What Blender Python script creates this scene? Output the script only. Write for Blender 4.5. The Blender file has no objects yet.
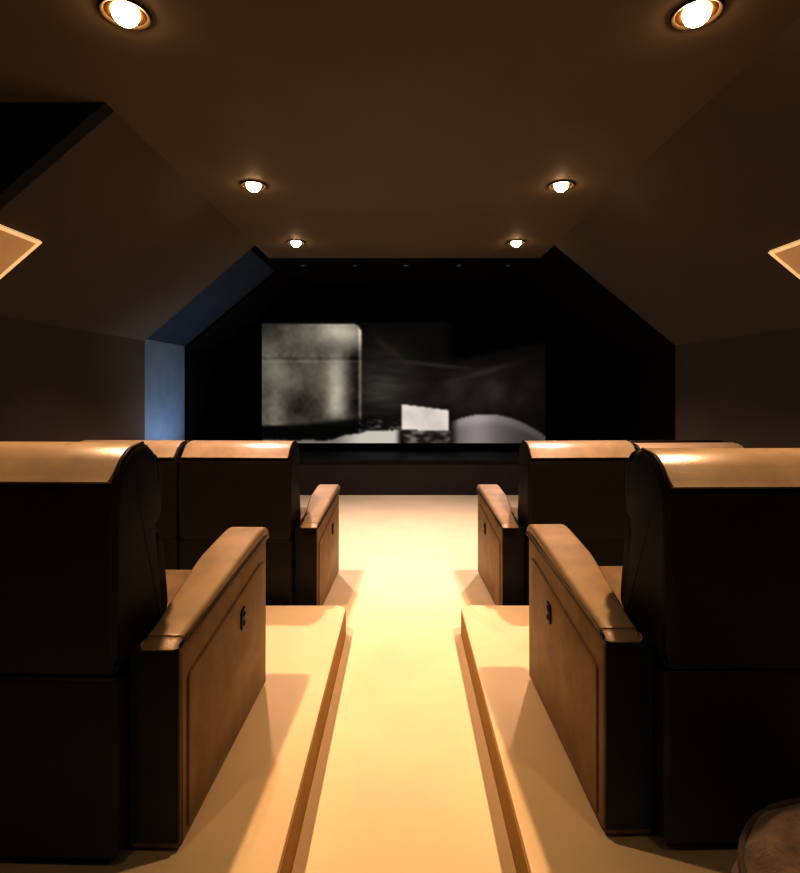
import bpy, bmesh, math, random
from mathutils import Vector, Matrix, noise
random.seed(7)
sc = bpy.context.scene
COL = sc.collection
PI = math.pi

# ------------------------------------------------------------------ materials
def node_mat(name, base, rough=0.6, var=0.12, vscale=6.0, bump=0.0, bscale=80.0, spec=0.5,
             emit=None, estr=0.0, metallic=0.0, sheen=0.0, coat=0.0, bump2=0.0, b2scale=10.0):
    m = bpy.data.materials.new(name); m.use_nodes = True
    nt = m.node_tree; N = nt.nodes; L = nt.links
    p = N['Principled BSDF']
    tc = N.new('ShaderNodeTexCoord')
    nz = N.new('ShaderNodeTexNoise'); nz.inputs['Scale'].default_value = vscale
    nz.inputs['Detail'].default_value = 5
    L.new(tc.outputs['Object'], nz.inputs['Vector'])
    rp = N.new('ShaderNodeValToRGB')
    rp.color_ramp.elements[0].position = 0.3; rp.color_ramp.elements[1].position = 0.7
    rp.color_ramp.elements[0].color = (*[c * (1 - var) for c in base], 1)
    rp.color_ramp.elements[1].color = (*[min(1, c * (1 + var)) for c in base], 1)
    L.new(nz.outputs['Fac'], rp.inputs['Fac'])
    L.new(rp.outputs['Color'], p.inputs['Base Color'])
    p.inputs['Roughness'].default_value = rough
    p.inputs['Specular IOR Level'].default_value = spec
    p.inputs['Metallic'].default_value = metallic
    p.inputs['Coat Weight'].default_value = coat
    p.inputs['Coat Roughness'].default_value = 0.3
    p.inputs['Sheen Weight'].default_value = sheen
    last = None
    for amt, s in ((bump, bscale), (bump2, b2scale)):
        if amt > 0:
            n2 = N.new('ShaderNodeTexNoise'); n2.inputs['Scale'].default_value = s
            n2.inputs['Detail'].default_value = 4
            L.new(tc.outputs['Object'], n2.inputs['Vector'])
            b = N.new('ShaderNodeBump'); b.inputs['Strength'].default_value = amt
            b.inputs['Distance'].default_value = 0.01
            L.new(n2.outputs['Fac'], b.inputs['Height'])
            if last: L.new(last.outputs['Normal'], b.inputs['Normal'])
            last = b
    if last: L.new(last.outputs['Normal'], p.inputs['Normal'])
    if emit:
        p.inputs['Emission Color'].default_value = (*emit, 1)
        p.inputs['Emission Strength'].default_value = estr
    return m

M = {}
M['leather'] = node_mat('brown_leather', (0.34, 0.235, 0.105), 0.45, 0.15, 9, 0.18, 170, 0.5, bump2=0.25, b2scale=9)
M['leather_shade'] = node_mat('shaded_brown_leather', (0.042, 0.029, 0.014), 0.45, 0.15, 9, 0.15, 170, 0.5, bump2=0.2, b2scale=7)  # same leather; shade on rear and inner faces put into its colour
M['leather_lit'] = node_mat('lit_brown_leather', (0.54, 0.43, 0.28), 0.36, 0.10, 9, 0.05, 170, 0.9, bump2=0.15, b2scale=6)  # same leather; lamp light on the backrest tops put into its colour
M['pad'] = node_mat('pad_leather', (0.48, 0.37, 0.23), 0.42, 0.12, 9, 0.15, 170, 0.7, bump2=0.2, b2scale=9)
M['piping'] = node_mat('leather_piping', (0.06, 0.04, 0.02), 0.45)
M['control'] = node_mat('black_plastic', (0.012, 0.010, 0.009), 0.3)
M['button'] = node_mat('grey_button', (0.10, 0.08, 0.06), 0.35)
M['foot'] = node_mat('dark_foot', (0.01, 0.008, 0.006), 0.6)
M['floor'] = node_mat('cream_floor', (0.85, 0.72, 0.48), 0.55, 0.03, 3, 0.05, 300, 0.3)
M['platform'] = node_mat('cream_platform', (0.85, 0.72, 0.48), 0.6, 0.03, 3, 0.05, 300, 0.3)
M['riser'] = node_mat('shaded_riser', (0.48, 0.34, 0.14), 0.7, 0.05, 5, 0.05, 200, 0.2)  # shadow on the riser put into its tone
M['wall'] = node_mat('taupe_paint', (0.18, 0.147, 0.115), 0.75, 0.05, 2, 0.04, 60, 0.25)
M['ceil'] = node_mat('brown_ceiling_paint', (0.265, 0.215, 0.152), 0.7, 0.05, 1.5, 0.04, 60, 0.3)
M['black'] = node_mat('black_fabric_lining', (0.012, 0.009, 0.008), 0.85, 0.15, 8, 0.1, 200, 0.2)
M['bluewall'] = node_mat('blue_lit_paint', (0.30, 0.36, 0.40), 0.7, 0.06, 5, 0.03, 60, 0.2)  # blue light on the wall put partly into its base colour
M['blueslope'] = node_mat('blue_falloff_paint', (0.06, 0.085, 0.11), 0.7, 0.06, 5, 0.03, 60, 0.2)  # fade of the blue light up the slope put into a darker tone
M['cheek'] = node_mat('shaded_cheek_paint', (0.008, 0.010, 0.020), 0.7, 0.1, 3)  # shade on the dormer cheek put into its near-black colour
M['stage'] = node_mat('stage_panel', (0.07, 0.05, 0.04), 0.55, 0.06, 4)
M['ledge'] = node_mat('stage_ledge', (0.015, 0.012, 0.011), 0.5, 0.06, 4)
M['trim'] = node_mat('downlight_trim', (0.06, 0.04, 0.022), 0.5, 0.05, 5, metallic=0.2)
M['reflector'] = node_mat('amber_reflector', (0.30, 0.16, 0.06), 0.3, 0.05, 5, metallic=0.8)
M['bulb'] = node_mat('glowing_bulb', (1, 0.9, 0.7), 0.5, 0.0, emit=(1.0, 0.80, 0.52), estr=50.0)
M['spotring'] = node_mat('small_spot_ring', (0.20, 0.16, 0.12), 0.3, metallic=0.7)
M['lens'] = node_mat('unlit_lens', (0.35, 0.32, 0.28), 0.2)
M['panel_rim'] = node_mat('light_panel_rim', (0.8, 0.7, 0.55), 0.5, 0.02, emit=(1.0, 0.74, 0.45), estr=0.50)
M['panel_face'] = node_mat('light_panel_face', (0.6, 0.45, 0.3), 0.6, 0.04, 4, emit=(1.0, 0.62, 0.31), estr=0.21)
M['pouf'] = node_mat('taupe_woven_fabric', (0.26, 0.19, 0.13), 0.85, 0.35, 14, 0.6, 70, 0.2, sheen=0.3)
M['pipe'] = node_mat('pouf_seam', (0.15, 0.11, 0.075), 0.85)
M['fixture'] = node_mat('fixture_metal', (0.03, 0.03, 0.035), 0.4, metallic=0.5)
M['blueglass'] = node_mat('added_lamp_glass', (0.1, 0.2, 0.5), 0.3, 0.0, emit=(0.25, 0.5, 1.0), estr=1.5)

# ------------------------------------------------------------------ helpers
def link(name, bm, mat, parent=None, smooth=True, angle=40, loc=None):
    bmesh.ops.recalc_face_normals(bm, faces=bm.faces[:])
    me = bpy.data.meshes.new(name)
    bm.to_mesh(me); bm.free()
    me.materials.append(mat)
    if smooth:
        for p in me.polygons: p.use_smooth = True
        me.set_sharp_from_angle(angle=math.radians(angle))
    o = bpy.data.objects.new(name, me); COL.objects.link(o)
    if parent is not None: o.parent = parent
    if loc is not None: o.location = loc
    return o

def empty(name, label, cat, loc=(0, 0, 0), rz=0.0, group=None):
    o = bpy.data.objects.new(name, None); COL.objects.link(o)
    o.empty_display_size = 0.1
    o.location = loc; o.rotation_euler = (0, 0, rz)
    tag(o, label, cat, group)
    return o

def tag(o, label, cat, group=None):
    o['label'] = label; o['category'] = cat
    if group: o['group'] = group
    return o

def box_into(bm, x0, x1, y0, y1, z0, z1, bev=0.0, seg=3):
    b = bmesh.new()
    vs = [b.verts.new((x, y, z)) for x in (x0, x1) for y in (y0, y1) for z in (z0, z1)]
    for f in ((0, 1, 3, 2), (4, 6, 7, 5), (0, 4, 5, 1), (2, 3, 7, 6), (0, 2, 6, 4), (1, 5, 7, 3)):
        b.faces.new([vs[i] for i in f])
    bmesh.ops.recalc_face_normals(b, faces=b.faces[:])
    if bev > 0:
        bmesh.ops.bevel(b, geom=b.edges[:], offset=bev, segments=seg, profile=0.5, affect='EDGES')
    me = bpy.data.meshes.new('tmp'); b.to_mesh(me); b.free()
    bm.from_mesh(me); bpy.data.meshes.remove(me)

def box(*a, **k):
    bm = bmesh.new(); box_into(bm, *a, **k); return bm

def prism(profile, x0, x1, bev=0.0, seg=3, axis='x', puff=0.0):
    """profile: list of (y, z); extruded along x, side rims bevelled."""
    bm = bmesh.new()
    a = [bm.verts.new((x0, y, z)) for y, z in profile]
    b = [bm.verts.new((x1, y, z)) for y, z in profile]
    fa = bm.faces.new(a); fb = bm.faces.new(list(reversed(b)))
    n = len(profile)
    for i in range(n):
        bm.faces.new((a[i], b[i], b[(i + 1) % n], a[(i + 1) % n]))
    bmesh.ops.recalc_face_normals(bm, faces=bm.faces[:])
    if bev > 0:
        ed = list(set(fa.edges[:] + fb.edges[:]))
        bmesh.ops.bevel(bm, geom=ed, offset=bev, segments=seg, profile=0.5, affect='EDGES')
    return bm

def smooth_profile(pts, n=6):
    """Catmull-Rom closed loop."""
    out = []
    N = len(pts)
    for i in range(N):
        p0, p1, p2, p3 = [Vector((*pts[(i + k) % N], 0)) for k in (-1, 0, 1, 2)]
        for j in range(n):
            t = j / n
            q = 0.5 * ((2 * p1) + (-p0 + p2) * t + (2 * p0 - 5 * p1 + 4 * p2 - p3) * t * t + (-p0 + 3 * p1 - 3 * p2 + p3) * t ** 3)
            out.append((q.x, q.y))
    return out

def round_poly(pts, seg=6):
    """pts: (a, b, radius) -> polygon with filleted corners."""
    out = []
    n = len(pts)
    for i in range(n):
        p = Vector(pts[i][:2]); r = pts[i][2]
        if r <= 0: out.append((p.x, p.y)); continue
        a = (Vector(pts[i - 1][:2]) - p); b = (Vector(pts[(i + 1) % n][:2]) - p)
        la, lb = a.length, b.length; a.normalize(); b.normalize()
        half = a.angle(b) / 2
        d = min(r / math.tan(half), la * 0.49, lb * 0.49); rr = d * math.tan(half)
        c = p + (a + b).normalized() * (rr / math.sin(half))
        s = p + a * d - c; e = p + b * d - c
        ang = s.angle_signed(e) if hasattr(s, 'angle_signed') else 0
        for k in range(seg + 1):
            v = s.lerp(e, k / seg)
            # slerp-ish on arc
            t = k / seg
            th = s.angle(e)
            if th > 1e-5:
                v = (s * math.sin((1 - t) * th) + e * math.sin(t * th)) / math.sin(th)
            q = c + v
            out.append((q.x, q.y))
    return out

def tube(bm, pts, r, seg=8, closed=False):
    n = len(pts); rings = []
    for i, p in enumerate(pts):
        p = Vector(p)
        if closed: d = Vector(pts[(i + 1) % n]) - Vector(pts[i - 1])
        else: d = Vector(pts[min(i + 1, n - 1)]) - Vector(pts[max(i - 1, 0)])
        d.normalize()
        up = Vector((1, 0, 0)) if abs(d.x) < 0.9 else Vector((0, 0, 1))
        u = d.cross(up).normalized(); v = d.cross(u)
        rings.append([bm.verts.new(p + r * (math.cos(2 * PI * k / seg) * u + math.sin(2 * PI * k / seg) * v)) for k in range(seg)])
    for i in range(n if closed else n - 1):
        A, B = rings[i], rings[(i + 1) % n]
        for k in range(seg):
            bm.faces.new((A[k], A[(k + 1) % seg], B[(k + 1) % seg], B[k]))
    if not closed:
        bm.faces.new(rings[0]); bm.faces.new(list(reversed(rings[-1])))

def lathe(prof, seg=32, cap=False):
    """prof: list of (r, z)"""
    bm = bmesh.new(); rings = []
    for r, z in prof:
        if r < 1e-6: rings.append([bm.verts.new((0, 0, z))])
        else: rings.append([bm.verts.new((r * math.cos(2 * PI * k / seg), r * math.sin(2 * PI * k / seg), z)) for k in range(seg)])
    for i in range(len(rings) - 1):
        A, B = rings[i], rings[i + 1]
        for k in range(seg):
            k2 = (k + 1) % seg
            if len(A) == 1: bm.faces.new((A[0], B[k2], B[k]))
            elif len(B) == 1: bm.faces.new((A[k], A[k2], B[0]))
            else: bm.faces.new((A[k], A[k2], B[k2], B[k]))
    return bm

def slab(bm, quad, th):
    """quad of 4+ points; thickened along the left-hand normal by th (outside)."""
    q = [Vector(p) for p in quad]
    nrm = (q[1] - q[0]).cross(q[2] - q[0]).normalized() * th
    a = [bm.verts.new(p) for p in q]; b = [bm.verts.new(p + nrm) for p in q]
    bm.faces.new(a); bm.faces.new(list(reversed(b)))
    n = len(q)
    for i in range(n):
        bm.faces.new((a[i], b[i], b[(i + 1) % n], a[(i + 1) % n]))

def struct(name, bm, mat, smooth=False):
    o = link(name, bm, mat, smooth=smooth); o['kind'] = 'structure'; return o

# ------------------------------------------------------------------ room shell
H = 1.45                        # eye height
CZ = 2.95                       # ceiling height
YB, YF = -2.6, 8.40             # back and front of the room
XL, XR = -1.575, 1.61           # where the flat ceiling meets the slopes
WL, WLZ = -2.75, 1.93           # left knee wall
WR, WRZ = 2.90, 1.88            # right knee wall
YE = 5.75                       # end of the taupe part of the room
YD = 2.86                       # dormer cheek
YC = 6.33                       # end of the brown ceiling
XD = -3.9
REC = 0.10

bm = bmesh.new(); slab(bm, [(XD, YB, 0), (3.1, YB, 0), (3.1, YF, 0), (XD, YF, 0)], -0.08)
struct('floor', bm, M['floor'])

# near ceiling (runs out over the dormer on the left)
bm = bmesh.new(); slab(bm, [(XD, YB, CZ), (XR, YB, CZ), (XR, YD, CZ), (XD, YD, CZ)], 0.08)
slab(bm, [(XL, YD, CZ), (XR, YD, CZ), (XR, YC, CZ), (XL, YC, CZ)], 0.08)
struct('ceiling', bm, M['ceil'])
bm = bmesh.new(); slab(bm, [(-3.0, YC, CZ + .004), (3.1, YC, CZ + .004), (3.1, YF, CZ + .004), (-3.0, YF, CZ + .004)], 0.08)
struct('ceiling_front', bm, M['black'])

bm = bmesh.new(); slab(bm, [(XL, YD, CZ), (XL, YE, CZ), (WL, YE, WLZ), (WL, YD, WLZ)], 0.09)
struct('ceiling_slope_left', bm, M['wall'])
bm = bmesh.new(); slab(bm, [(XR, YB, CZ), (XR, YE, CZ), (WR, YE, WRZ), (WR, YB, WRZ)], -0.09)
struct('ceiling_slope_right', bm, M['wall'])
bm = bmesh.new(); slab(bm, [(WL, YD, 0), (WL, YE, 0), (WL, YE, WLZ), (WL, YD, WLZ)], -0.09)
struct('wall_left', bm, M['wall'])
bm = bmesh.new(); slab(bm, [(WR, YB, 0), (WR, YE, 0), (WR, YE, WRZ), (WR, YB, WRZ)], 0.09)
struct('wall_right', bm, M['wall'])
# dormer: cheek facing the camera, and its outer wall
bm = bmesh.new()
yk = YD - .004
slab(bm, [(XD, yk, 0), (WL, yk, 0), (WL, yk, WLZ), (XL, yk, CZ), (XD, yk, CZ)], -0.09)
o = struct('wall_dormer_cheek', bm, M['cheek'])
bm = bmesh.new(); slab(bm, [(XD, YB, 0), (XD, YD, 0), (XD, YD, CZ), (XD, YB, CZ)], -0.08)
struct('wall_dormer', bm, M['black'])
bm = bmesh.new(); slab(bm, [(XD, YB, 0), (3.1, YB, 0), (3.1, YB, CZ), (XD, YB, CZ)], 0.08)
struct('wall_back', bm, M['black'])

# recessed band beyond the taupe part, then the black-lined end of the room
YBLUE = 7.05
def far_side(sx, W, WZ, XC, mat, y0, y1, off):
    bm = bmesh.new()
    w = W + sx * off; dz = off
    slab(bm, [(w, y0, 0), (w, y1, 0), (w, y1, WZ + dz * .4), (w, y0, WZ + dz * .4)], 0.06 * sx)
    slab(bm, [(XC + sx * off, y0, CZ), (XC + sx * off, y1, CZ), (w, y1, WZ + dz * .4), (w, y0, WZ + dz * .4)], -0.06 * sx)
    return bm
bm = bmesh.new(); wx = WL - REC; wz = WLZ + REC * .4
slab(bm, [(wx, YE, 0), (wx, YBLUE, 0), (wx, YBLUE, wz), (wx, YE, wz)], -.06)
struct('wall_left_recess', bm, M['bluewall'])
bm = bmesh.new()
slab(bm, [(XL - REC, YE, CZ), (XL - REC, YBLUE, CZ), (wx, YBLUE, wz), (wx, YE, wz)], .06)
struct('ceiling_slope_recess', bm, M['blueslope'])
struct('wall_left_front', far_side(-1, WL, WLZ, XL, None, YBLUE, YF, REC - .05), M['black'])
struct('wall_right_front', far_side(1, WR, WRZ, XR, None, YE, YF, 0.06), M['black'])
bm = bmesh.new(); slab(bm, [(-3.1, YF, 0), (3.1, YF, 0), (3.1, YF, CZ), (-3.1, YF, CZ)], -0.08)
struct('wall_front', bm, M['black'])

# ------------------------------------------------------------------ seating platforms and stage
PH = 0.15; PF = 3.20
def platform(x0, x1, yf, inner):
    """plan polygon with a rounded aisle corner, bullnosed top rim"""
    pts = [(x0, YB, 0), (x1, YB, 0), (x1, yf, 0.06 if inner == x1 else 0), (x0, yf, 0.06 if inner == x0 else 0)]
    poly = round_poly(pts, 8)
    bm = bmesh.new()
    a = [bm.verts.new((x, y, 0)) for x, y in poly]; b = [bm.verts.new((x, y, PH)) for x, y in poly]
    bm.faces.new(list(reversed(a))); top = bm.faces.new(b)
    n = len(poly)
    for i in range(n): bm.faces.new((a[i], a[(i + 1) % n], b[(i + 1) % n], b[i]))
    bmesh.ops.bevel(bm, geom=top.edges[:], offset=0.006, segments=2, profile=0.5, affect='EDGES')
    return bm
def riser(x0, xi, yf):
    # thin facing, darkened as shade, round a platform's aisle side and front
    sgn = 1 if xi > x0 else -1
    c = (xi - sgn * .06, yf - .06)
    path = [(xi, YB)] + [(c[0] + sgn * .06 * math.cos(PI / 2 * k / 8), c[1] + .06 * math.sin(PI / 2 * k / 8)) for k in range(9)] + [(x0, yf)]
    bm = bmesh.new(); rows = []
    for i, (x, y) in enumerate(path):
        a = Vector(path[max(i - 1, 0)]); b = Vector(path[min(i + 1, len(path) - 1)])
        d = (b - a).normalized(); n = Vector((d.y, -d.x)) * sgn * .004
        rows.append([bm.verts.new((x + n.x * q, y + n.y * q, z)) for q, z in ((0, 0.0), (1, 0.0), (1, PH - .008), (0, PH - .008))])
    for A, B in zip(rows, rows[1:]):
        for k in range(4): bm.faces.new((A[k], A[(k + 1) % 4], B[(k + 1) % 4], B[k]))
    bm.faces.new(rows[0]); bm.faces.new(rows[-1])
    return bm
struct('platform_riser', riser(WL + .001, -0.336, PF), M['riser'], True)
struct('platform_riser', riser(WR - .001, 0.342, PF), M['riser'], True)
struct('seating_platform', platform(WL + .001, -0.336, PF, -0.336), M['platform'], True)
struct('seating_platform', platform(0.342, WR - .001, PF, 0.342), M['platform'], True)

YS = 7.18; SH = 0.465
struct('stage', box(-2.79, 2.94, YS, YF, 0, SH - .045, bev=0.004), M['stage'])
struct('stage_ledge', box(-2.79, 2.94, YS - .015, YF, SH - .045, SH, bev=0.006), M['ledge'])

# ------------------------------------------------------------------ recliners
BW = 0.70
def make_recliner(label, loc, rz, arms, flip, group, bh=1.0):
    """origin on the floor at the middle of the rear; +y faces the screen.
    arms: sides (-1 / 1) that carry an arm; flip: aisle side (gets the control)."""
    t = empty('recliner_armchair', label, 'armchair', loc, rz, group)
    hw = BW / 2
    # lower carcass
    link('base', box(-hw, hw, 0.0, 0.80, 0.025, 0.515, bev=0.018), M['leather_shade'], t)
    # backrest: shell in the shaded tone + overlay for its lit top
    prof = smooth_profile([(0.0, 0.545), (-0.004, 0.78), (0.0, 0.95), (0.022, 1.045), (0.085, 1.105), (0.17, 1.118), (0.235, 1.075),
                           (0.245, 0.99), (0.235, 0.86), (0.26, 0.70), (0.28, 0.56), (0.24, 0.528), (0.03, 0.528)], 6)
    b = link('backrest', prism(prof, -hw + .002, hw - .002, bev=0.022, seg=4), M['leather_shade'], t, angle=60)
    # thin overlay: lamp light on the backrest top put into its colour
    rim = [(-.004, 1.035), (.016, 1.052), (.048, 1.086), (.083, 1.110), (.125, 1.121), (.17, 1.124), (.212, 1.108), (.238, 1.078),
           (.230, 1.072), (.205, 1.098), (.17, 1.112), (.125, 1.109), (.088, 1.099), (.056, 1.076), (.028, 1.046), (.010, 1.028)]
    link('lit_top', prism(rim, -hw + .020, hw - .020, bev=0.003, seg=2), M['leather_lit'], b, angle=60)
    # piping along both rear side edges
    for s in (-1, 1):
        pm = bmesh.new()
        tube(pm, [((hw - .016) * s, y - .001, z) for y, z in ((0.004, 0.56), (-.002, 0.78), (0.002, 0.95), (0.02, 1.035), (0.055, 1.085), (.10, 1.112), (.17, 1.121))], 0.005, 8)
        link('piping', pm, M['piping'], b)
    b.scale.z = bh
    # front head cushion and lumbar cushion
    hp = smooth_profile([(0.225, 0.88), (0.23, 1.02), (0.25, 1.09), (0.30, 1.07), (0.325, 0.98), (0.31, 0.88), (0.27, 0.855)], 5)
    link('headrest', prism(hp, -hw + .02, hw - .02, bev=0.03, seg=4), M['leather_shade'], t, angle=60)
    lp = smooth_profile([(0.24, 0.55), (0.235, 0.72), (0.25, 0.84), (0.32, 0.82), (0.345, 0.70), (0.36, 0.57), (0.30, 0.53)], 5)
    link('back_cushion', prism(lp, -hw + .02, hw - .02, bev=0.03, seg=4), M['leather_shade'], t, angle=60)
    sp = smooth_profile([(0.30, 0.42), (0.30, 0.51), (0.5, 0.535), (0.72, 0.54), (0.84, 0.52), (0.87, 0.46), (0.85, 0.40), (0.6, 0.40)], 5)
    link('seat_cushion', prism(sp, -hw + .012, hw - .012, bev=0.03, seg=4), M['leather'], t, angle=60)
    link('footrest', box(-hw + .01, hw - .01, 0.803, 0.86, 0.07, 0.395, bev=0.02), M['leather'], t)
    for s in (-1, 1):
        for y in (0.07, 0.72):
            link('foot', box(s * (hw - .07) - .03, s * (hw - .07) + .03, y - .03, y + .03, 0, 0.03, bev=0.004), M['foot'], t)
    # arms
    AW = 0.145
    for s in arms:
        xi, xo = s * (hw + 0.003), s * (hw + 0.003 + AW)
        x0, x1 = min(xi, xo), max(xi, xo)
        ap = round_poly([(0.06, 0.012, 0.006), (0.91, 0.012, 0.012), (0.915, 0.645, 0.02), (0.80, 0.652, 0.02), (0.06, 0.560, 0.012)], 4)
        arm = link('arm', prism(ap, x0, x1, bev=0.012, seg=3), M['leather'], t, angle=50)
        # upholstered side panel below the pad, seamed all round
        pp = round_poly([(0.10, 0.035, 0.015), (0.855, 0.035, 0.02), (0.86, 0.555, 0.02), (0.80, 0.56, 0.02), (0.10, 0.475, 0.02)], 4)
        pbm = prism(pp, xo - s * .004, xo + s * .007, bev=0.005, seg=2)
        link('side_panel', pbm, M['leather'], arm, angle=50)
        link('rear_shade_panel', box(x0 + .004, x1 - .004, .052, .062, .03, .575, bev=.004), M['leather_shade'], arm)  # panel added so the arm's rear shade sits in its colour
        # padded top, higher to the front, rolling over at the end
        qp = smooth_profile([(0.046, 0.580), (0.054, 0.604), (0.09, 0.614), (0.35, 0.644), (0.62, 0.676), (0.82, 0.696), (0.895, 0.690), (0.93, 0.662),
                             (0.925, 0.625), (0.90, 0.640), (0.80, 0.648), (0.45, 0.608)], 5)
        qb = prism(qp, x0 - .008, x1 + .008, bev=0.016, seg=4)
        mid = (x0 + x1) / 2                      # the inner edge tapers in towards the rear
        for v in qb.verts:
            if (v.co.x - mid) * s < 0:
                v.co.x += s * .055 * max(0, min(1, (.55 - v.co.y) / .45)) * min(1, abs(v.co.x - mid) / (x1 - x0) * 2)
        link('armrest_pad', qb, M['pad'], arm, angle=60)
        if s == flip:
            cx = xo + s * .006
            cb = prism(round_poly([(0.545, 0.395, 0.016), (0.60, 0.400, 0.016), (0.60, 0.475, 0.016), (0.545, 0.470, 0.016)], 5), cx, cx + s * .007, bev=0.002, seg=2)
            ctl = link('control_panel', cb, M['control'], arm, angle=50)
            for dz in (0.417, 0.451):
                lb = lathe([(0, .005), (.007, .005), (.010, .003), (.0105, 0)], 16)
                bmesh.ops.transform(lb, matrix=Matrix.Translation((cx + s * .0065, 0.5725, dz)) @ Matrix.Rotation(s * PI / 2, 4, 'Y'), verts=lb.verts[:])
                link('button', lb, M['button'], ctl)
    return t

G1, G2 = 'recliners in the rear row on the raised platforms', 'recliners in the front row on the floor'
def seat(label, xa, y, side, rz, arms, z, group, second=0, bh=1.0):
    """xa: world x of the outer face of the aisle arm at its rear; side -1 left of the aisle, +1 right"""
    off = BW / 2 + 0.003 + 0.145 + 0.007
    cx = xa + side * off
    if second: cx += side * (BW + .004)
    flip = -side
    arm_sides = {'both': (-1, 1), 'aisle': (flip,), 'wall': (side,)}[arms]
    return make_recliner(label, (cx, y, z), rz, arm_sides, flip, group, bh)
R = math.radians
seat('dark brown leather recliner on the left platform, nearest on the left', -0.612, 1.455, -1, R(-1.5), 'both', PH, G1, 0, 1.008)
seat('dark brown leather recliner on the right platform, beside the taupe pouf', 0.570, 1.50, 1, R(1.2), 'both', PH, G1, 0, 0.986)
seat('front row leather recliner just left of the cream aisle', -0.523, 3.29, -1, R(-2.2), 'aisle', 0.0, G2, 0, .98)
seat('front row leather recliner farthest left, mostly hidden by the near left recliner', -0.523, 3.31, -1, R(-2.2), 'wall', 0.0, G2, 1, .98)
seat('front row leather recliner just right of the cream aisle', 0.605, 3.29, 1, R(2.2), 'aisle', 0.0, G2, 0, .98)
seat('front row leather recliner farthest right, hidden behind the near right recliner', 0.605, 3.31, 1, R(2.2), 'wall', 0.0, G2, 1, .966)

# ------------------------------------------------------------------ pouf in the near right corner
t = empty('round_pouf', 'round taupe woven pouf in the bottom right corner behind the near right recliner', 'pouf', (1.0, 1.0, PH))
prof = [(0, 0), (.27, 0), (.315, .02), (.335, .09), (.342, .16), (.335, .23), (.312, .29), (.26, .335), (.18, .358), (.08, .363), (.02, .352), (0, .35)]
bmp = lathe(prof, 48)
bmesh.ops.subdivide_edges(bmp, edges=bmp.edges[:], cuts=1, use_grid_fill=True)
for v in bmp.verts:
    a = math.atan2(v.co.y, v.co.x); r = math.hypot(v.co.x, v.co.y)
    if r > .03 and v.co.z > .01:
        k = 1 + .012 * math.cos(a * 12) * min(1, r / .3)
        v.co.x *= k; v.co.y *= k
link('body', bmp, M['pouf'], t, angle=70)
pm = bmesh.new(); tube(pm, [(.316 * math.cos(a), .316 * math.sin(a), .287) for a in [2 * PI * i / 64 for i in range(64)]], .008, 8, True)
link('piping', pm, M['pipe'], t)
lb = lathe([(0, .368), (.018, .366), (.026, .358), (.026, .35)], 20); link('button', lb, M['pipe'], t)

# ------------------------------------------------------------------ projection screen
SY = 8.28
SX0, SX1 = -2.165, 2.185
SZ0, SZ1 = 0.572, 2.425
t = empty('projection_screen', 'wide projection screen in a black frame showing a dark greyish film still', 'screen', ((SX0 + SX1) / 2, SY, SZ0))
fb = bmesh.new(); w = .06; cx = (SX0 + SX1) / 2
X0, X1, Z0, Z1 = SX0 - cx, SX1 - cx, 0, SZ1 - SZ0
box_into(fb, X0 - w, X0, -.02, .05, Z0 - w, Z1 + w, bev=.006)
box_into(fb, X1, X1 + w, -.02, .05, Z0 - w, Z1 + w, bev=.006)
box_into(fb, X0, X1, -.02, .05, Z1, Z1 + w, bev=.006)
box_into(fb, X0, X1, -.02, .05, Z0 - w, Z0, bev=.006)
link('frame', fb, M['black'], t)
link('backing', box(X0 - .02, X1 + .02, .03, .10, Z0 - .02, Z1 + .02), M['black'], t, smooth=False)

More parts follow.
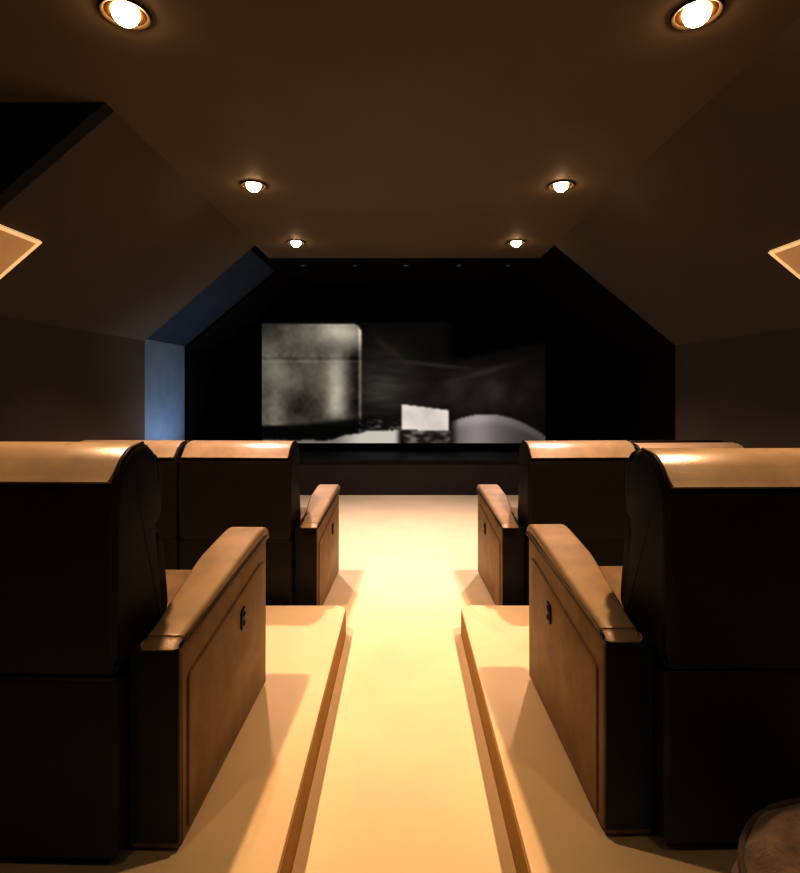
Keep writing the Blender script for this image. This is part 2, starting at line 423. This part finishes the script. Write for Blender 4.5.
def sstep(a, b, x):
    t_ = max(0, min(1, (x - a) / (b - a))); return t_ * t_ * (3 - 2 * t_)
def mix(a, b, k): return tuple(a[i] + (b[i] - a[i]) * k for i in range(3))
def gauss(x, c, s): return math.exp(-((x - c) / s) ** 2)
def picture(u, v):
    """colour (display values 0-1) of the film still; u 0..283 across, v 0..120 down"""
    n = noise.fractal(Vector((u * .05, v * .05, 3.1)), 1.0, 2.0, 4)
    n2 = noise.fractal(Vector((u * .03 + 9, v * .16, 1.7)), 1.0, 2.0, 4)
    c = (.050, .042, .036)
    # blurred workshop backdrop
    g = gauss(u, 122, 34) * gauss(v, 62, 34)
    c = mix(c, (.22, .21, .185), .80 * g * (1 + .5 * n2))
    g = gauss(u, 215, 55) * gauss(v, 70, 22)
    c = mix(c, (.20, .165, .15), .75 * g * (1 + .7 * n))
    g = gauss(v, 40 + (u - 150) * .10, 1.8) * gauss(u, 170, 34)
    c = mix(c, (.24, .24, .22), .6 * g)
    g = gauss(v - (20 + (u - 118) * .75), 0, 4) * sstep(108, 122, u) * (1 - sstep(140, 160, u))
    c = mix(c, (.20, .15, .12), .5 * g)
    g = gauss(v, 58 - (u - 190) * .28, 3) * gauss(u, 222, 30)
    c = mix(c, (.26, .22, .21), .5 * g)
    k = sstep(178, 200, u) * (1 - sstep(0, 8, v - (32 - .20 * (u - 200)) + 0)) 
    c = mix(c, (.008, .006, .006), k)
    # plain round-shouldered metal drum on the left
    dx = max(0, u - (99 - 12)); dy = max(0, 12 - v)
    inside = u < 100 and v < 103 and not (u > 87 and v < 13 and (u - 87) ** 2 + (v - 13) ** 2 > 169) and v > 1
    if inside:
        s = .34 + .10 * n
        s += .42 * gauss(u, 74, 9) * sstep(12, 60, v) * (1 - sstep(85, 102, v))
        s += .50 * gauss(u, 78, 24) * gauss(v, 10, 11)
        s += .14 * gauss(u, 14, 9) * sstep(15, 60, v)
        s -= .20 * gauss(u, 0, 20) * (1 - sstep(8, 26, v))
        s -= .22 * gauss(u, 40, 22) * gauss(v, 86, 15)
        s -= .26 * sstep(80, 97, u) * sstep(16, 34, v)
        s -= .10 * gauss(v, 36, 1.2); s += .08 * gauss(v, 38.5, 1.4)      # hoop
        if 31 < v < 34 and (u + 4) % 9 < 2: s += .10                       # rivets
        s += .05 * noise.fractal(Vector((u * .25, v * .25, 4)), 1, 2, 3)
        if v < 4: s += .12 * sstep(30, 60, u)
        if u > 96: s += .34
        c = mix((.03, .024, .018), (.95, .90, .80), max(0, min(1, s)))
    # dark bench edge
    k = sstep(97, 103, v + .10 * (u - 50)) * (1 - sstep(150, 165, u)) * (1 - sstep(96, 130, u) * .75)
    c = mix(c, (.03, .028, .026), .92 * k)
    # clutter strip
    if 96 < u < 145 and 96 < v < 112:
        q = noise.fractal(Vector((u * .10, v * .33, 2)), 1, 2, 2)
        c = mix(c, (.50, .48, .44), sstep(-.1, .7, q) * .8)
    # white sheets on the bench
    top = 117 - 10 * sstep(60, 110, u) + 2 * n
    if v > top and u < 140:
        c = mix(c, (.86, .84, .78), (.55 + .4 * sstep(70, 100, u)) * (1 - sstep(132, 140, u)))
    if 139 < u < 187 and v > 81 + (u - 139) * .13 and v < 106 + (u - 139) * .06:
        f = .92 - .10 * n - .0012 * (u - 139)
        c = (f, f * .95, f * .91)
    if 140 < u < 195 and v > 107:
        q = noise.fractal(Vector((u * .09, v * .18, 7)), 1, 2, 2)
        c = mix((.10, .09, .085), (.48, .45, .42), sstep(-.35, .7, q))
    # pale rounded cloth mound at the right
    tb = 91 + ((u - 224) / 62) ** 2 * 24
    if u > 188 and v > tb:
        f = .30 + .26 * gauss(u, 214, 22) + .12 * gauss(v, tb + 4, 5) - .10 * sstep(240, 283, u)
        c = (f, f * .93, f * .92)
        c = mix((.07, .06, .06), c, sstep(186, 198, u))
    return c

NX, NZ = 283, 120
bmS = bmesh.new(); grid = []
for j in range(NZ + 1):
    grid.append([bmS.verts.new((X0 + (X1 - X0) * i / NX, 0.0, Z1 - (Z1 - Z0) * j / NZ)) for i in range(NX + 1)])
for j in range(NZ):
    for i in range(NX):
        bmS.faces.new((grid[j][i], grid[j + 1][i], grid[j + 1][i + 1], grid[j][i + 1]))
mS = bpy.data.materials.new('projected_film_still'); mS.use_nodes = True
nt = mS.node_tree; nt.nodes.clear()
at = nt.nodes.new('ShaderNodeAttribute'); at.attribute_name = 'still'
em = nt.nodes.new('ShaderNodeEmission'); em.inputs['Strength'].default_value = 0.70
out = nt.nodes.new('ShaderNodeOutputMaterial')
nt.links.new(at.outputs['Color'], em.inputs['Color']); nt.links.new(em.outputs[0], out.inputs['Surface'])
pic = link('projected_picture', bmS, mS, t, smooth=False)
ca = pic.data.color_attributes.new('still', 'FLOAT_COLOR', 'POINT')
raw = [[picture(i, j) for i in range(NX + 1)] for j in range(NZ + 1)]
k = 0
for j in range(NZ + 1):
    for i in range(NX + 1):
        acc = [0.0, 0.0, 0.0]; wsum = 0
        for dj in (-1, 0, 1):
            for di in (-1, 0, 1):
                if 0 <= i + di <= NX and 0 <= j + dj <= NZ:
                    w_ = (2 - abs(di)) * (2 - abs(dj)); wsum += w_
                    q_ = raw[j + dj][i + di]
                    for c_ in range(3): acc[c_] += w_ * max(0, min(1, q_[c_]))
        ca.data[k].color = (*[(a_ / wsum) ** 1.3 for a_ in acc], 1); k += 1

# ------------------------------------------------------------------ downlights
def dome_prof(r, h, n=8):
    return [(r * math.cos(PI / 2 * i / n), -h * math.sin(PI / 2 * i / n)) for i in range(n)] + [(0, -h)]
WARM = (1.0, 0.72, 0.44)
def lamp(name, kind, loc, energy, color, rot=(0, 0, 0), parent=None, **kw):
    d = bpy.data.lights.new(name, kind); d.energy = energy; d.color = color
    for a, b in kw.items(): setattr(d, a, b)
    o = bpy.data.objects.new(name, d); COL.objects.link(o); o.location = loc; o.rotation_euler = rot
    if parent: o.parent = parent
    return o
dl_mesh = None
def downlight(x, y, label, energy, color=WARM):
    t = empty('downlight', label, 'ceiling light', (x, y, CZ), 0, 'lit ceiling downlights')
    link('trim_ring', lathe([(.098, 0), (.098, -.006), (.092, -.010), (.084, -.008), (.078, -.001)], 40), M['trim'], t)
    link('reflector', lathe([(.080, -.0015), (.066, -.004), (.052, -.001)], 40), M['reflector'], t)
    link('bulb', lathe(dome_prof(.052, .050), 32), M['bulb'], t)
    lamp('lamp', 'SPOT', (0, 0, -.065), energy, color, parent=t, spot_size=math.radians(100), spot_blend=0.6, shadow_soft_size=0.035)
    return t
LX0, LX1 = -1.115, 1.185
EN = 150
DL = [(-1.115, 2.17, 'brightest ceiling downlight at the top left, nearest of the left line', 0.86, (1.0, 0.75, 0.56)), (-1.115, 4.03, 'middle of the three glowing downlights along the left side of the ceiling', 0.88, (1.0, 0.80, 0.84)),
      (-1.115, 5.63, 'farthest glowing downlight on the left, beside the black ceiling end', 0.95, (1.0, 0.90, 1.0)),
      (1.18, 2.17, 'brightest ceiling downlight at the top right, nearest of the right line', 0.86, (1.0, 0.75, 0.56)), (1.18, 4.03, 'middle of the three glowing downlights along the right side of the ceiling', 0.88, (1.0, 0.80, 0.84)),
      (1.18, 5.63, 'farthest glowing downlight on the right, beside the black ceiling end', 0.95, (1.0, 0.90, 1.0)),
      (-1.115, 0.30, 'added dim fill downlight, out of view above the back of the left platform', .12, (1.0, 0.76, 0.48)), (1.18, 0.30, 'added dim fill downlight, out of view above the back of the right platform', .12, (1.0, 0.76, 0.48))]  # unseen rear pair, added as faint fill behind the chairs
for x, y, lab, k, c in DL: downlight(x, y, lab, EN * k, c)

# small unlit spots in the black ceiling over the stage
names = ['leftmost', 'second from the left', 'middle', 'second from the right', 'rightmost']
for i, px in enumerate((303, 355, 406, 459, 508)):
    x = (px - 403) * 6.69 / 540
    t = empty('ceiling_spot', names[i] + ' of five small unlit spots in the black ceiling', 'ceiling spot', (x, 6.69, CZ + .004), 0, 'small spots in the black ceiling')
    link('ring', lathe([(.045, 0), (.045, -.010), (.036, -.014), (.030, -.004)], 28), M['spotring'], t)
    link('lens', lathe(dome_prof(.030, .024, 5), 24), M['lens'], t)

# ------------------------------------------------------------------ light panels on the slopes
def light_panel(label, corner, ydir, down, ylen, dlen, nrm):
    """corner: far upper corner on the slope; extends toward the viewer and down the slope"""
    t = empty('light_panel', label, 'wall light', corner, 0, 'square light panels on the sloped ceilings')
    d = Vector(down).normalized(); n = Vector(nrm).normalized(); y = Vector((0, ydir, 0))
    def P(a, b, c): return y * a + d * b + n * c
    def bar(bm, a0, a1, b0, b1, c0, c1):
        vs = [bm.verts.new(P(a, b, c)) for a in (a0, a1) for b in (b0, b1) for c in (c0, c1)]
        for f in ((0, 1, 3, 2), (4, 6, 7, 5), (0, 4, 5, 1), (2, 3, 7, 6), (0, 2, 6, 4), (1, 5, 7, 3)): bm.faces.new([vs[i] for i in f])
    w = .022; bm = bmesh.new()
    bar(bm, 0, w, 0, dlen, .001, .022); bar(bm, ylen - w, ylen, 0, dlen, .001, .022)
    bar(bm, w, ylen - w, 0, w, .001, .022); bar(bm, w, ylen - w, dlen - w, dlen, .001, .022)
    link('frame', bm, M['panel_rim'], t, smooth=False)
    bm = bmesh.new(); bar(bm, w, ylen - w, w, dlen - w, .001, .014)
    link('diffuser', bm, M['panel_face'], t, smooth=False)
dl_ = Vector((WL - XL, 0, WLZ - CZ)); nl = Vector((-dl_.z, 0, dl_.x)); nl = nl if nl.x > 0 else -nl
zl = CZ + (-2.257 - XL) / (WL - XL) * (WLZ - CZ)
light_panel('glowing beige square light panel on the left slope', (-2.257, 3.36, zl), -1, dl_, .46, .46, nl)
dr_ = Vector((WR - XR, 0, WRZ - CZ)); nr = Vector((dr_.z, 0, -dr_.x)); nr = nr if nr.x < 0 else -nr
zr = CZ + (2.364 - XR) / (WR - XR) * (WRZ - CZ)
light_panel('glowing beige square light panel on the right slope', (2.364, 3.48, zr), -1, dr_, .46, .46, nr)

# ------------------------------------------------------------------ unseen blue uplighter, added to tint the left recess
t = empty('added_uplight', 'added blue uplighter on the floor at the left recess, unseen behind the recliners', 'added lamp', (-1.75, 6.40, 0))
link('housing', lathe([(0, 0), (.08, 0), (.085, .01), (.085, .11), (.075, .12), (.07, .10), (0, .10)], 32), M['fixture'], t)
link('glass', lathe([(.0705, .104), (.04, .112), (0, .114)], 28), M['blueglass'], t)
tgt = Vector((-2.85, 6.42, 1.75)); src = Vector((-1.75, 6.40, .16))
rq = (tgt - src).to_track_quat('-Z', 'Y').to_euler()
lamp('lamp', 'SPOT', (0, 0, .16), 80, (0.46, 0.64, 0.95), rot=rq, parent=t, spot_size=math.radians(95), spot_blend=0.9, shadow_soft_size=0.05)

# ------------------------------------------------------------------ world, camera, view
w = bpy.data.worlds.new('night'); sc.world = w; w.use_nodes = True
w.node_tree.nodes['Background'].inputs[0].default_value = (0.004, 0.005, 0.01, 1)
cam = bpy.data.cameras.new('camera'); co = bpy.data.objects.new('camera', cam); COL.objects.link(co)
co.location = (0, 0, H); co.rotation_euler = (PI / 2, 0, 0)
cam.sensor_fit = 'HORIZONTAL'; cam.sensor_width = 36.0; cam.lens = 36.0 * 540 / 800
cam.shift_x = -3.0 / 800; cam.shift_y = -50.5 / 800
cam.clip_start = 0.05
sc.camera = co
sc.view_settings.view_transform = 'Standard'
sc.view_settings.look = 'None'
sc.view_settings.exposure = 0.42
sc.view_settings.gamma = 0.585
